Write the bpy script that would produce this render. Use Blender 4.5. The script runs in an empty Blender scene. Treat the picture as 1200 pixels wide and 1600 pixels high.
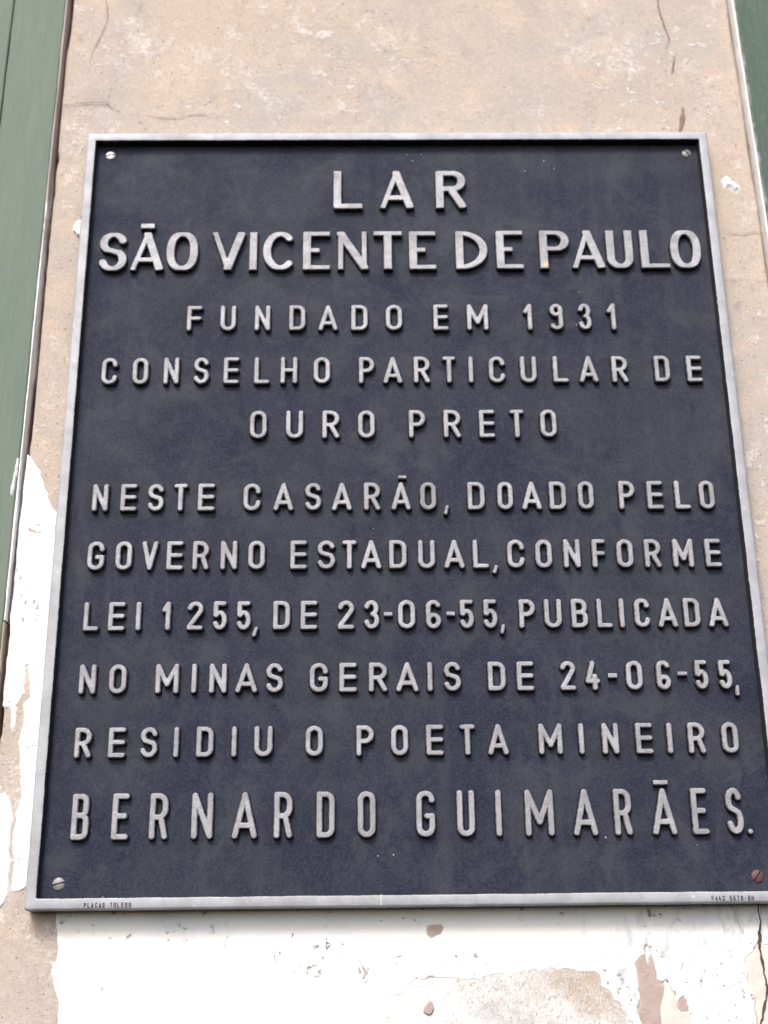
import bpy, bmesh, math, random
import numpy as np
from mathutils import Matrix, Vector

S = bpy.context.scene
COL = S.collection

# ------------------------------------------------------------------ camera, sky, sun, exposure
Z0 = 2.0                                   # height of the plaque's centre above the street (m)
cam_data = bpy.data.cameras.new('camera')
cam = bpy.data.objects.new('camera', cam_data)
COL.objects.link(cam)
S.camera = cam
cam_data.sensor_fit = 'VERTICAL'
cam_data.sensor_height = 24.0
cam_data.lens = 2000.0 / 1600.0 * 24.0
cam_data.clip_start = 0.02
cam_data.clip_end = 200.0
_R = np.array([[0.9998835148552003, 0.006573722138868503, -0.013774719527143016],
               [-0.010912679732762363, 0.9388805585582627, -0.3440700658040087],
               [0.01067099535472969, 0.3441803058551806, 0.938842929844803]])
_P = np.array([-0.03326175167523078, -0.41214030375109995, 1.035048157313024])
_T = np.array([[1, 0, 0], [0, 0, -1], [0, 1, 0]], float)     # plaque axes (x right, y up, z out) -> world
_RW, _PW = _T @ _R, _T @ _P
cam.matrix_world = Matrix([list(_RW[i]) + [_PW[i] + (Z0 if i == 2 else 0)] for i in range(3)] + [[0, 0, 0, 1]])
cam_data.dof.use_dof = True
cam_data.dof.focus_distance = 1.02
cam_data.dof.aperture_fstop = 4.5

SUN_EL, SUN_AZ = math.radians(48), math.radians(-18)        # up, and to the left of straight out from the wall
world = bpy.data.worlds.new('World')
S.world = world
world.use_nodes = True
nt = world.node_tree
nt.nodes.clear()
sky = nt.nodes.new('ShaderNodeTexSky')
sky.sky_type = 'NISHITA'
sky.sun_disc = False
sky.sun_elevation = SUN_EL
sky.sun_rotation = math.pi - SUN_AZ
sky.air_density = 1.0
sky.dust_density = 4.0
sky.ozone_density = 1.0
bg = nt.nodes.new('ShaderNodeBackground')
bg.inputs['Strength'].default_value = 0.12
wo = nt.nodes.new('ShaderNodeOutputWorld')
nt.links.new(sky.outputs[0], bg.inputs[0])
nt.links.new(bg.outputs[0], wo.inputs[0])

sun_data = bpy.data.lights.new('sun', 'SUN')
sun_data.energy = 1.3
sun_data.angle = math.radians(15)
sun_data.color = (1.0, 0.97, 0.945)
sun = bpy.data.objects.new('sun', sun_data)
COL.objects.link(sun)
_d = Vector((math.sin(SUN_AZ) * math.cos(SUN_EL), -math.cos(SUN_AZ) * math.cos(SUN_EL), math.sin(SUN_EL)))
sun.rotation_euler = _d.to_track_quat('Z', 'Y').to_euler()
sun.location = (0, -3, 6)

S.view_settings.view_transform = 'Standard'
S.view_settings.look = 'None'
S.view_settings.exposure = 1.12
S.view_settings.gamma = 1.0
S.view_settings.use_curve_mapping = False
S.render.film_transparent = False

# ------------------------------------------------------------------ measured outlines (millimetres on the wall, x right, y up)
LETTERING = [
 [('LAR', [('L',-48.72,27.9,274.4,316.77), ('A',-2.63,32.68,274.48,316.68), ('R',49.22,29.06,274.57,316.58)]),
  ],
 [('SAO', [('S',-267.74,26.59,208.18,249.36), ('A',-236.04,31.78,208.22,249.39), ('~',-236.58,13.55,253.04,258.97), ('O',-203.25,29.8,208.26,249.43)]),
  ('VICENTE', [('V',-160.6,31.66,208.31,249.47), ('I',-137.12,7.47,208.34,249.5), ('C',-112.42,31.76,208.37,249.52), ('E',-78.19,25.67,208.41,249.56), ('N',-44.53,29.9,208.45,249.6), ('T',-11.53,27.14,208.49,249.63), ('E',20.86,25.49,208.53,249.67)]),
  ('DE', [('D',66.82,30.33,208.58,249.72), ('E',102.4,25.46,208.63,249.75)]),
  ('PAULO', [('P',144.49,28.27,208.68,249.8), ('A',175.47,31.65,208.72,249.83), ('U',205.76,25.18,208.75,249.86), ('L',238.6,27.22,208.79,249.9), ('O',267.72,28.92,208.83,249.93)]),
  ],
 [('FUNDADO', [('F',-189.02,14.71,145.52,171.7), ('U',-158.37,14.95,145.45,171.76), ('N',-127.01,14.85,145.38,171.83), ('D',-95.26,15.63,145.31,171.89), ('A',-67.07,18.31,145.24,171.95), ('D',-38.35,15.82,145.18,172.01), ('O',-6.72,15.75,145.11,172.07)]),
  ('EM', [('E',36.23,14.54,145.01,172.16), ('M',69.97,20.14,144.94,172.23)]),
  ('1931', [('1',116.05,8.65,144.83,172.33), ('9',142.38,12.82,144.77,172.38), ('3',168.56,12.61,144.72,172.43), ('1',192.9,8.62,144.66,172.48)]),
  ],
 [('CONSELHO', [('C',-263.33,14.85,91.86,119), ('O',-235.54,14.85,91.85,118.96), ('N',-207.74,14.48,91.83,118.93), ('S',-180.86,14.48,91.81,118.9), ('E',-153.85,14.57,91.79,118.87), ('L',-126.42,14.49,91.77,118.83), ('H',-102.08,15.84,91.76,118.8), ('O',-72.43,15.43,91.74,118.77)]),
  ('PARTICULAR', [('P',-32.1,14.82,91.71,118.72), ('A',-8.6,17.79,91.7,118.69), ('R',17.62,15.19,91.68,118.66), ('T',42.3,12.57,91.66,118.63), ('I',61.97,4.27,91.65,118.61), ('C',85.49,15.15,91.63,118.58), ('U',114,15.31,91.62,118.54), ('L',143.1,14.38,91.6,118.51), ('A',168.4,17.62,91.58,118.48), ('R',196.76,15.02,91.56,118.45)]),
  ('DE', [('D',235.03,14.56,91.54,118.4), ('E',264.37,14.42,91.52,118.36)]),
  ],
 [('OURO', [('O',-128.4,15.75,38.19,65.74), ('U',-96.29,15.9,38.16,65.71), ('R',-64.22,15.86,38.14,65.68), ('O',-32.63,15.49,38.11,65.65)]),
  ('PRETO', [('P',12.35,15.47,38.08,65.61), ('R',43.48,15.88,38.05,65.58), ('E',74.47,14.63,38.03,65.55), ('T',101.23,13.22,38.01,65.53), ('O',129.16,15.13,37.99,65.5)]),
  ],
 [('NESTE', [('N',-263.59,14.36,-29.11,-3.5), ('E',-239.03,14.82,-29.18,-3.5), ('S',-215.64,14.64,-29.24,-3.49), ('T',-194.23,12.65,-29.3,-3.49), ('E',-171.9,15.31,-29.36,-3.49)]),
  ('CASARAO,', [('C',-132.35,15.66,-29.47,-3.49), ('A',-105.07,17.84,-29.54,-3.49), ('S',-79.33,14.82,-29.61,-3.48), ('A',-54.36,17.86,-29.68,-3.48), ('R',-28.14,14.8,-29.75,-3.48), ('A',-3.02,17.55,-29.82,-3.48), ('~',-1.74,7.27,-1.01,3.14), ('O',20.64,14.56,-29.88,-3.48), (',',36.13,5.55,-34.62,-25.06)]),
  ('DOADO', [('D',62.35,15.63,-29.99,-3.47), ('O',87.61,14.26,-30.06,-3.47), ('A',110.71,17.68,-30.12,-3.47), ('D',133.43,15.25,-30.18,-3.47), ('O',157.97,14.18,-30.25,-3.47)]),
  ('PELO', [('P',193.84,14.69,-30.35,-3.46), ('E',218.57,14.68,-30.41,-3.46), ('L',242.44,13.79,-30.48,-3.46), ('O',263.72,13.78,-30.54,-3.46)]),
  ],
 [('GOVERNO', [('G',-263.94,15.09,-82.53,-56.03), ('O',-240.17,14.7,-82.57,-56.09), ('V',-218.11,14.63,-82.61,-56.15), ('E',-196.79,14.84,-82.65,-56.2), ('R',-174.74,14.51,-82.69,-56.26), ('N',-150.77,14.94,-82.74,-56.32), ('O',-127.09,14.96,-82.78,-56.38)]),
  ('ESTADUAL,', [('E',-91.34,14.97,-82.85,-56.47), ('S',-67.71,16.04,-82.89,-56.53), ('T',-47.95,13.07,-82.93,-56.58), ('A',-29.32,17.98,-82.97,-56.63), ('D',-6.55,15.74,-83.01,-56.69), ('U',18.03,15.05,-83.05,-56.75), ('A',41.72,18.06,-83.1,-56.81), ('L',64.47,14.3,-83.14,-56.87), (',',76.47,5.65,-88.11,-79.6)]),
  ('CONFORME', [('C',94.41,15.44,-83.2,-56.95), ('O',118.42,14.89,-83.24,-57.01), ('N',142.55,14.89,-83.29,-57.07), ('F',165.71,12.24,-83.33,-57.13), ('O',188.11,14.7,-83.37,-57.19), ('R',212.01,14.68,-83.42,-57.25), ('M',238.12,18.05,-83.47,-57.32), ('E',263.95,14.23,-83.52,-57.38)]),
  ],
 [('LEI', [('L',-264.27,13.52,-135.51,-110.01), ('E',-243.03,14.67,-135.53,-110.01), ('I',-224.86,4.7,-135.56,-110.02)]),
  ('1255,', [('1',-201.59,7.88,-135.59,-110.03), ('2',-177.24,14.24,-135.62,-110.04), ('5',-156.63,12.72,-135.65,-110.05), ('5',-136.68,12.87,-135.68,-110.06), (',',-126.83,5.97,-141.83,-132.42)]),
  ('DE', [('D',-104.92,15.05,-135.72,-110.07), ('E',-81.98,14.87,-135.75,-110.08)]),
  ('23-06-55,', [('2',-50.82,14.53,-135.79,-110.09), ('3',-29.34,13.56,-135.82,-110.1), ('-',-15.42,7.24,-125.01,-120.34), ('0',0.06,15.15,-135.86,-110.11), ('6',22.62,13.41,-135.89,-110.12), ('-',37.16,7.35,-125.21,-120.37), ('5',50.63,12.89,-135.93,-110.13), ('5',70.42,12.78,-135.95,-110.14), (',',80.43,5.18,-141.04,-131.94)]),
  ('PUBLICADA', [('P',101.57,14.4,-136,-110.15), ('U',123.38,15.25,-136.03,-110.16), ('B',145.76,14.53,-136.05,-110.17), ('L',166.95,13.54,-136.08,-110.17), ('I',181.37,4.36,-136.1,-110.18), ('C',198.55,13.3,-136.13,-110.19), ('A',220.03,17,-136.15,-110.2), ('D',240.64,14.39,-136.18,-110.2), ('A',262.79,16.87,-136.21,-110.21)]),
  ],
 [('NO', [('N',-263.73,14.49,-188.82,-163.49), ('O',-238.89,14.97,-188.84,-163.51)]),
  ('MINAS', [('M',-198.26,19.84,-188.87,-163.56), ('I',-176.15,4.78,-188.89,-163.58), ('N',-156.44,15,-188.9,-163.6), ('A',-133.01,18.8,-188.92,-163.63), ('S',-109.8,14.8,-188.94,-163.65)]),
  ('GERAIS', [('G',-73.34,15.87,-188.97,-163.69), ('E',-49.17,15.34,-188.99,-163.72), ('R',-24.49,15.87,-189.01,-163.75), ('A',-0.32,19.06,-189.03,-163.77), ('I',18.44,4.74,-189.04,-163.79), ('S',36.98,14.72,-189.05,-163.81)]),
  ('DE', [('D',73.74,15.37,-189.08,-163.85), ('E',97.44,14.85,-189.1,-163.88)]),
  ('24-06-55,', [('2',132.82,13.31,-189.13,-163.92), ('4',153.24,12.62,-189.15,-163.94), ('-',169.64,7.47,-179.33,-174.32), ('0',187.87,14.21,-189.17,-163.98), ('6',212.06,12.37,-189.19,-164.01), ('-',227.68,7.86,-177.77,-173.51), ('5',243.53,11.78,-189.22,-164.04), ('5',263.35,11.63,-189.23,-164.06), (',',272.25,4.03,-195.2,-185.31)]),
  ],
 [('RESIDIU', [('R',-263.69,14.33,-241.15,-215.95), ('E',-236.34,14.6,-241.18,-215.95), ('S',-210.51,14.7,-241.21,-215.96), ('I',-188.52,4.29,-241.24,-215.96), ('D',-165.28,14.58,-241.27,-215.97), ('I',-141.63,4.34,-241.3,-215.97), ('U',-117.92,15.51,-241.33,-215.97)]),
  ('O', [('O',-76.7,14.96,-241.38,-215.98)]),
  ('POETA', [('P',-35.39,15.11,-241.44,-215.99), ('O',-7.45,14.56,-241.47,-215.99), ('E',21.28,14.84,-241.51,-216), ('T',47.85,13.19,-241.54,-216), ('A',72.74,17.31,-241.57,-216)]),
  ('MINEIRO', [('M',115.32,19.92,-241.63,-216.01), ('I',140.59,4.07,-241.66,-216.01), ('N',164.22,14.11,-241.69,-216.02), ('E',191.85,14.55,-241.73,-216.02), ('I',212.72,3.79,-241.75,-216.03), ('R',234.69,14.43,-241.78,-216.03), ('O',262.01,13.97,-241.82,-216.03)]),
  ],
 [('BERNARDO', [('B',-261.97,14.41,-305.63,-268.83), ('E',-230.08,14.25,-305.66,-268.84), ('R',-199.75,15.36,-305.68,-268.84), ('N',-165.25,17.63,-305.71,-268.85), ('A',-131.51,20.43,-305.74,-268.86), ('R',-100.94,15.36,-305.76,-268.87), ('D',-67.22,15.28,-305.79,-268.88), ('O',-34.56,15.04,-305.81,-268.89)]),
  ('GUIMARAES.', [('G',12.39,15.69,-305.85,-268.91), ('U',44.56,14.79,-305.87,-268.92), ('I',70.7,4.52,-305.9,-268.93), ('M',103.28,23.52,-305.92,-268.94), ('A',139.77,20.07,-305.95,-268.95), ('R',169.97,14.79,-305.97,-268.96), ('A',202.76,19.88,-306,-268.97), ('~',201.77,11.86,-267.04,-262.31), ('E',231.66,13.64,-306.02,-268.97), ('S',259.55,13.87,-306.04,-268.98), ('.',270.78,4.57,-306.16,-301.36)]),
  ],
]
SHAPES = {
 'white_left': [(-340.03,36.69),(-337.49,33.59),(-331.97,28.63),(-327.55,23.07),(-324.94,18.77),(-321.35,16.3),(-319.63,8.98),(-316.75,1.08),(-315.28,-3.16),(-312.29,-5.59),(-311.81,-11.6),(-309.81,-15.81),(-306.55,-21.81),(-299.96,-27.81),(-274.32,-36.29),(-266.78,-297.38),(-286.65,-336.65),(-303.92,-340.85),(-308.7,-343.71),(-314.28,-343.17),(-315.67,-338.79),(-315.82,-331.48),(-314.88,-319.23),(-317.57,-311.8),(-317.87,-296.88),(-316.2,-286.87),(-318.18,-281.81),(-316.39,-278.8),(-314.44,-271.72),(-314.81,-261.51),(-317.56,-235.68),(-320.13,-224.16),(-316.68,-209.44),(-317.37,-201.47),(-318.58,-193.45),(-313.75,-188.14),(-313.9,-180.06),(-315.64,-171.93),(-317.63,-161.02),(-318.6,-162.1),(-318.46,-176.24),(-318.21,-185.41),(-320.01,-189.16),(-323.15,-195.55),(-323.55,-203.01),(-323.81,-212.02),(-325.06,-215.71),(-326.82,-213.58),(-327.93,-204.04),(-329.77,-192.29),(-329.92,-196.56),(-331.93,-197.61),(-334.67,-196.52),(-337.7,-192.22),(-342.77,-171.7),(-342.61,-138.81),(-343.42,-82.4),(-342.03,-23.95)],
 'white_lower_left': [(-372.76,-259.94),(-330.78,-267.49),(-329.37,-265.97),(-326.84,-265.49),(-323.38,-269.6),(-320.82,-275.21),(-319.3,-280.79),(-317.65,-287.86),(-319.4,-296.87),(-318.84,-311.79),(-316.91,-319.21),(-317.55,-329.02),(-317.18,-338.77),(-317.03,-346.04),(-319.02,-351.81),(-322.63,-356.1),(-361.69,-364.78)],
 'white_bottom': [(-281.11,-336.71),(-278.55,-363.26),(-277.07,-376.13),(-275.42,-384.65),(-275.69,-394.04),(-277.45,-396.83),(-279.06,-401.47),(-277.57,-407.99),(-274.88,-417.26),(-272.5,-422.8),(-271.38,-431.05),(-270.82,-444.67),(-265.54,-476.01),(-264.44,-528.06),(324.46,-530.9),(350.22,-343.13),(300.35,-332.8)],
 'flake_long': [(181.12,-395.66),(177.44,-397.97),(173.61,-402.16),(174.7,-407.32),(175.75,-412.93),(175.69,-419.9),(175.63,-426.83),(173.49,-435.08),(174.03,-440.58),(177.15,-450.63),(190.88,-450.78),(190.85,-433.9),(192.93,-427.02),(194.89,-421.5),(195.41,-415.47),(191.86,-416.36),(188.66,-413.07),(189.05,-408.41),(188.03,-402.78),(186.74,-394.3),(186.3,-390.52),(185.51,-397.12),(183.51,-403.2),(182.22,-397.55),(183.16,-389.07)],
 'flake_pale': [(195.45,-415.01),(199.47,-420.16),(202.24,-428.05),(202.69,-434.03),(204.95,-436.35),(211.4,-435.96),(212.97,-445.58),(214.2,-463.69),(189.79,-463.41),(190.37,-445.32),(190.85,-433.9),(192.93,-427.02)],
 'flake_triangle': [(202.07,-435.4),(203.88,-431.75),(206.15,-428.55),(208.88,-425.81),(210.56,-429.06),(211.85,-436.43),(205.85,-437.28)],
 'flake_small': [(13.0,-373.01),(15.53,-372.08),(22.07,-371.67),(24.03,-373.6),(22.42,-377.39),(18.38,-378.78),(14.84,-380.17),(12.88,-378.25)],
 'flake_taupe': [(7.74,-431.41),(9.78,-428.22),(13.29,-425.04),(16.18,-427.83),(17.52,-433.35),(14.98,-436.98),(11.02,-438.3),(7.16,-435.52)],
 'rough_patch': [(-20.94,-447.49),(-17.38,-436.16),(-15.27,-424.72),(-7.34,-421.59),(-2.34,-417.95),(3.7,-411.99),(22.53,-411.26),(49.73,-412.49),(72.16,-409.48),(87.14,-407.77),(102.16,-405.6),(116.19,-403.88),(126.98,-406.34),(140.32,-407.88),(144.8,-414.92),(150.72,-422.4),(157.5,-431.23),(162.4,-438.17),(168.33,-450.53),(170.09,-489.9),(-27.66,-487.59)],
 'flake_crack': [(269.93,-389.52),(266.9,-394.22),(260.43,-398.39),(259.92,-403.09),(261.25,-409.2),(260.98,-416.19),(261.31,-422.23),(264.67,-427.81),(263.06,-433.32),(264.12,-441.59),(264.48,-451.61),(278.72,-451.77),(285.88,-390.64),(274.45,-389.57),(272.76,-386.7)],
 'filler_blob': [(313.51,313.75),(315.84,318.13),(320.36,319.58),(324.74,313.71),(331.06,308.57),(331.14,303.47),(326.94,299.13),(320.64,304.24),(315.88,306.44)],
 'chip': [(-310.85,260.16),(-310.1,266.5),(-306.81,271.44),(-301.48,273.55),(-300.0,252.38),(-306.2,254.51)],
}
CRACKS = {
 'top_left': [(-299.8,550.53),(-296.78,534.1),(-293.14,517.81),(-292.63,509.72),(-295.75,497.65),(-299.5,485.66),(-302.2,477.71),(-305.37,467.43),(-307.78,455.63),(-308.26,443.9)],
 'left_horizontal': [(-335.91,405.4),(-326.39,404.62),(-318.19,404.59),(-313.25,406.11),(-304.46,406.85),(-293.09,406.82),(-286.73,406.04),(-283.28,401.45),(-277.42,398.39),(-272.33,397.61)],
 'left_faint': [(-262.53,391.51),(-251.91,393.0),(-240.45,390.69),(-226.53,389.14),(-212.08,389.86),(-199.63,393.62),(-190.11,392.07),(-177.4,389.0),(-169.91,391.26)],
 'top_right': [(270.48,549.87),(270.37,525.14),(270.65,512.89),(273.54,500.72),(275.46,492.65),(277.23,483.01),(274.44,473.42),(272.21,470.24)],
 'top_right_lower': [(280.75,463.87),(279.11,452.8),(276.57,438.67)],
 'top_right_chip': [(283.35,399.93),(283.15,390.76),(281.04,381.64),(277.54,371.06)],
 'bottom_right': [(274.11,-352.11),(273.27,-364.21),(273.98,-371.44),(272.67,-378.6),(272.47,-384.8),(270.73,-391.42),(271.93,-398.52),(272.48,-406.98),(274.07,-414.94),(273.61,-423.29),(270.58,-432.49),(267.57,-441.63),(265.58,-446.17),(262.84,-457.48)],
 'right_seam': [(308.33,256.9),(316.85,256.16),(327.67,253.99),(339.03,256.77),(349.85,254.61)],
}
SPECKS = [(-27.25,-45.18),(-25.93,-319.15),(-13.54,-318.54),(8.32,338.53),(21.94,338.48),(13.76,331.18),(165.44,186.57),(121.38,319.15),(149.94,321.97),(140.53,330.77),(292.04,293.97),(290.79,-24.09),(292.39,-30.05),(160.92,152.51),(227.87,-313.3),(155.52,-306.65),(-240.89,-348.44),(262.49,-215.62)]

# ------------------------------------------------------------------ node helpers
class Mat:
    def __init__(self, name):
        self.m = bpy.data.materials.new(name)
        self.m.use_nodes = True
        self.t = self.m.node_tree
        self.b = self.t.nodes['Principled BSDF']
        self.co = self.t.nodes.new('ShaderNodeTexCoord').outputs['Object']
    def link(self, a, b): self.t.links.new(a, b)
    def put(self, sock, v):
        if isinstance(v, bpy.types.NodeSocket): self.link(v, sock)
        elif isinstance(v, (tuple, list)): sock.default_value = (*v, 1.0) if len(v) == 3 and sock.type == 'RGBA' else v
        else: sock.default_value = v
    def stretch(self, sx, sy, sz, off=(0, 0, 0)):
        n = self.t.nodes.new('ShaderNodeMapping')
        n.inputs['Scale'].default_value = (sx, sy, sz)
        n.inputs['Location'].default_value = off
        self.link(self.co, n.inputs['Vector'])
        return n.outputs[0]
    def noise(self, scale, detail=4, rough=0.55, dist=0.0, vec=None):
        n = self.t.nodes.new('ShaderNodeTexNoise')
        n.inputs['Scale'].default_value = scale
        n.inputs['Detail'].default_value = detail
        n.inputs['Roughness'].default_value = rough
        n.inputs['Distortion'].default_value = dist
        self.link(vec or self.co, n.inputs['Vector'])
        return n.outputs['Fac']
    def voro(self, scale, feature='F1', vec=None, rnd=1.0):
        n = self.t.nodes.new('ShaderNodeTexVoronoi')
        n.feature = feature
        n.inputs['Scale'].default_value = scale
        n.inputs['Randomness'].default_value = rnd
        self.link(vec or self.co, n.inputs['Vector'])
        return n
    def ramp(self, v, lo, hi, a=0.0, b=1.0):
        n = self.t.nodes.new('ShaderNodeMapRange')
        n.interpolation_type = 'SMOOTHSTEP'
        for k, x in zip(('From Min', 'From Max', 'To Min', 'To Max'), (lo, hi, a, b)):
            n.inputs[k].default_value = x
        self.link(v, n.inputs['Value'])
        return n.outputs[0]
    def math(self, op, a, b=0.0):
        n = self.t.nodes.new('ShaderNodeMath')
        n.operation = op
        self.put(n.inputs[0], a)
        self.put(n.inputs[1], b)
        return n.outputs[0]
    def mix(self, f, a, b):
        n = self.t.nodes.new('ShaderNodeMix')
        n.data_type = 'RGBA'
        self.put(n.inputs[0], f)
        self.put(n.inputs[6], a)
        self.put(n.inputs[7], b)
        return n.outputs[2]
    def sep(self, v):
        n = self.t.nodes.new('ShaderNodeSeparateXYZ')
        self.link(v, n.inputs[0])
        return n.outputs
    def attr(self, name):
        n = self.t.nodes.new('ShaderNodeAttribute')
        n.attribute_name = name
        return n
    def bump(self, h, dist, strength=1.0, prev=None):
        n = self.t.nodes.new('ShaderNodeBump')
        n.inputs['Distance'].default_value = dist
        n.inputs['Strength'].default_value = strength
        self.link(h, n.inputs['Height'])
        if prev: self.link(prev, n.inputs['Normal'])
        return n.outputs[0]
    def done(self, color, rough, metal=0.0, normal=None, spec=0.5):
        self.put(self.b.inputs['Base Color'], color)
        self.put(self.b.inputs['Roughness'], rough)
        self.put(self.b.inputs['Metallic'], metal)
        self.put(self.b.inputs['Specular IOR Level'], spec)
        if normal: self.link(normal, self.b.inputs['Normal'])
        return self.m

def mat_plaster():
    M = Mat('limewashed_plaster')
    off = lambda *o: M.stretch(1, 1, 1, o)
    c = M.mix(M.ramp(M.noise(5.5, 5, 0.6, 0.3), 0.36, 0.64), (0.510, 0.420, 0.342), (0.450, 0.400, 0.355))
    c = M.mix(M.ramp(M.noise(15, 5, 0.62, 0.5, off(1, 8, 3)), 0.48, 0.66, 0, 0.75), c, (0.560, 0.450, 0.360))
    c = M.mix(M.ramp(M.noise(12, 6, 0.66, 0.4, off(3, 1, 7)), 0.50, 0.66, 0, 0.70), c, (0.405, 0.368, 0.335))
    c = M.mix(M.ramp(M.noise(40, 6, 0.70, 0.4, off(4, 6, 7)), 0.50, 0.70, 0, 0.50), c, (0.380, 0.325, 0.285))
    c = M.mix(M.ramp(M.noise(55, 4, 0.6, 0.3, M.stretch(0.45, 1, 1.3, (2, 2, 2))), 0.52, 0.74, 0, 0.30), c, (0.400, 0.350, 0.310))
    # soft dabs and freckles of old limewash, clustered
    clu = M.ramp(M.noise(7, 4, 0.6, 0.4, off(5, 2, 9)), 0.42, 0.60)
    dab = M.math('MULTIPLY', M.ramp(M.noise(62, 3, 0.55, 0.3, off(2, 2, 5)), 0.58, 0.66), clu)
    c = M.mix(M.math('MULTIPLY', dab, 0.75), c, (0.66, 0.60, 0.575))
    fleck = M.math('MULTIPLY', M.ramp(M.noise(130, 6, 0.70, 0.3), 0.56, 0.66), clu)
    c = M.mix(M.math('MULTIPLY', fleck, 0.9), c, (0.74, 0.715, 0.705))
    tiny = M.ramp(M.noise(300, 4, 0.7, 0, off(7, 4, 4)), 0.63, 0.71)
    c = M.mix(M.math('MULTIPLY', tiny, 0.75), c, (0.72, 0.69, 0.66))
    # mauve brown scuffs and pits
    scuff = M.math('MULTIPLY', M.ramp(M.noise(58, 6, 0.7, 0.5, off(2, 6, 4)), 0.58, 0.70), M.ramp(M.noise(8, 2, 0.5, 0, off(1, 4, 2)), 0.48, 0.60))
    c = M.mix(M.math('MULTIPLY', scuff, 0.7), c, (0.270, 0.225, 0.225))
    pit = M.ramp(M.noise(330, 3, 0.62), 0.645, 0.72)
    c = M.mix(M.math('MULTIPLY', pit, 0.55), c, (0.235, 0.19, 0.175))
    c = M.mix(M.ramp(M.noise(520, 4, 0.78, 0, off(1, 1, 1)), 0.42, 0.60, 0, 0.36), c, (0.315, 0.262, 0.238))
    pale = M.math('MULTIPLY', M.ramp(M.noise(24, 7, 0.74, 0.5, off(8, 3, 2)), 0.53, 0.66), M.ramp(M.noise(210, 5, 0.75, 0, off(2, 7, 7)), 0.42, 0.58))
    c = M.mix(M.math('MULTIPLY', pale, 0.55), c, (0.68, 0.63, 0.61))
    n = M.bump(M.noise(16, 5, 0.55), 0.004, 0.35)
    n = M.bump(M.noise(240, 6, 0.72), 0.0010, 0.6, n)
    n = M.bump(M.math('ADD', fleck, dab), 0.0006, 0.7, n)
    n = M.bump(M.math('MULTIPLY', pit, -1), 0.0010, 0.9, n)
    return M.done(c, 0.95, 0, n, 0.2)

def mat_whitewash(name, base, blue):
    M = Mat(name)
    off = lambda *o: M.stretch(1, 1, 1, o)
    c = M.mix(M.ramp(M.noise(9, 6, 0.66, 0.5), 0.50, 0.72, 0, 0.8), base, blue)
    zone = M.ramp(M.math('ADD', M.math('MULTIPLY', M.sep(M.co)[0], 1.3), M.noise(6.5, 3, 0.5, 0.3, off(3, 0, 5))), 0.62, 0.80)
    streak = M.math('MULTIPLY', M.ramp(M.noise(60, 7, 0.74, 0.5, M.stretch(1.8, 1, 0.7, (3, 3, 3))), 0.47, 0.66), zone)
    c = M.mix(M.math('MULTIPLY', streak, 0.85), c, (0.43, 0.445, 0.47))
    pit = M.math('MULTIPLY', M.ramp(M.noise(190, 4, 0.66), 0.61, 0.68), M.ramp(M.noise(17, 3), 0.53, 0.63))
    c = M.mix(M.math('MULTIPLY', pit, 0.85), c, (0.19, 0.19, 0.21))
    chip = M.math('MULTIPLY', M.ramp(M.noise(85, 5, 0.65, 0.8, off(1, 9, 5)), 0.66, 0.69), M.ramp(M.noise(11, 2, 0.5, 0, off(4, 2, 5)), 0.56, 0.62))
    c = M.mix(M.math('MULTIPLY', chip, 0.8), c, (0.36, 0.275, 0.225))
    n = M.bump(M.noise(11, 5, 0.6), 0.003, 0.4)
    n = M.bump(M.noise(150, 5, 0.6), 0.0011, 0.6, n)
    n = M.bump(M.math('MULTIPLY', M.math('ADD', pit, chip), -1), 0.0010, 0.9, n)
    return M.done(c, 0.9, 0, n, 0.25)

def mat_patch():
    M = Mat('rough_grey_plaster')
    off = lambda *o: M.stretch(1, 1, 1, o)
    c = M.mix(M.ramp(M.noise(30, 6, 0.7, 0.4), 0.40, 0.64), (0.72, 0.70, 0.68), (0.64, 0.605, 0.575))
    x = M.sep(M.co)
    br = M.math('ADD', M.math('ADD', M.math('MULTIPLY', x[0], 5.0), M.math('MULTIPLY', x[2], 9.0)), M.math('MULTIPLY', M.noise(38, 5, 0.7), 0.9))
    c = M.mix(M.ramp(br, -2.85, -2.55, 0, 0.85), c, (0.475, 0.375, 0.285))
    c = M.mix(M.ramp(M.noise(26, 5, 0.7, 0.3, off(2, 2, 8)), 0.50, 0.62, 0, 0.7), c, (0.50, 0.49, 0.50))
    up = M.noise(400, 6, 0.80, 0.2, M.stretch(1.25, 1, 0.75))
    c = M.mix(M.ramp(up, 0.52, 0.62, 0, 0.8), c, (0.235, 0.215, 0.225))
    hi = M.noise(330, 6, 0.78, 0.2, M.stretch(1.25, 1, 0.75, (4, 4, 1)))
    c = M.mix(M.ramp(hi, 0.54, 0.64, 0, 0.8), c, (0.78, 0.76, 0.74))
    lime = M.math('ADD', M.math('MULTIPLY', x[0], -5.0), M.math('MULTIPLY', M.noise(45, 6, 0.7, 0.3, off(6, 3, 3)), 1.3))
    c = M.mix(M.ramp(lime, 0.30, 0.62, 0, 0.75), c, (0.79, 0.785, 0.78))
    return M.done(c, 0.95, 0, M.bump(up, 0.0014, 0.9), 0.2)

def mat_flat(name, col, dark, scale=60, rough=0.93):
    M = Mat(name)
    c = M.mix(M.ramp(M.noise(scale, 5, 0.65, 0.3), 0.35, 0.75), col, dark)
    n = M.bump(M.noise(scale * 3, 4, 0.6), 0.001, 0.6)
    return M.done(c, rough, 0, n, 0.25)

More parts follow.
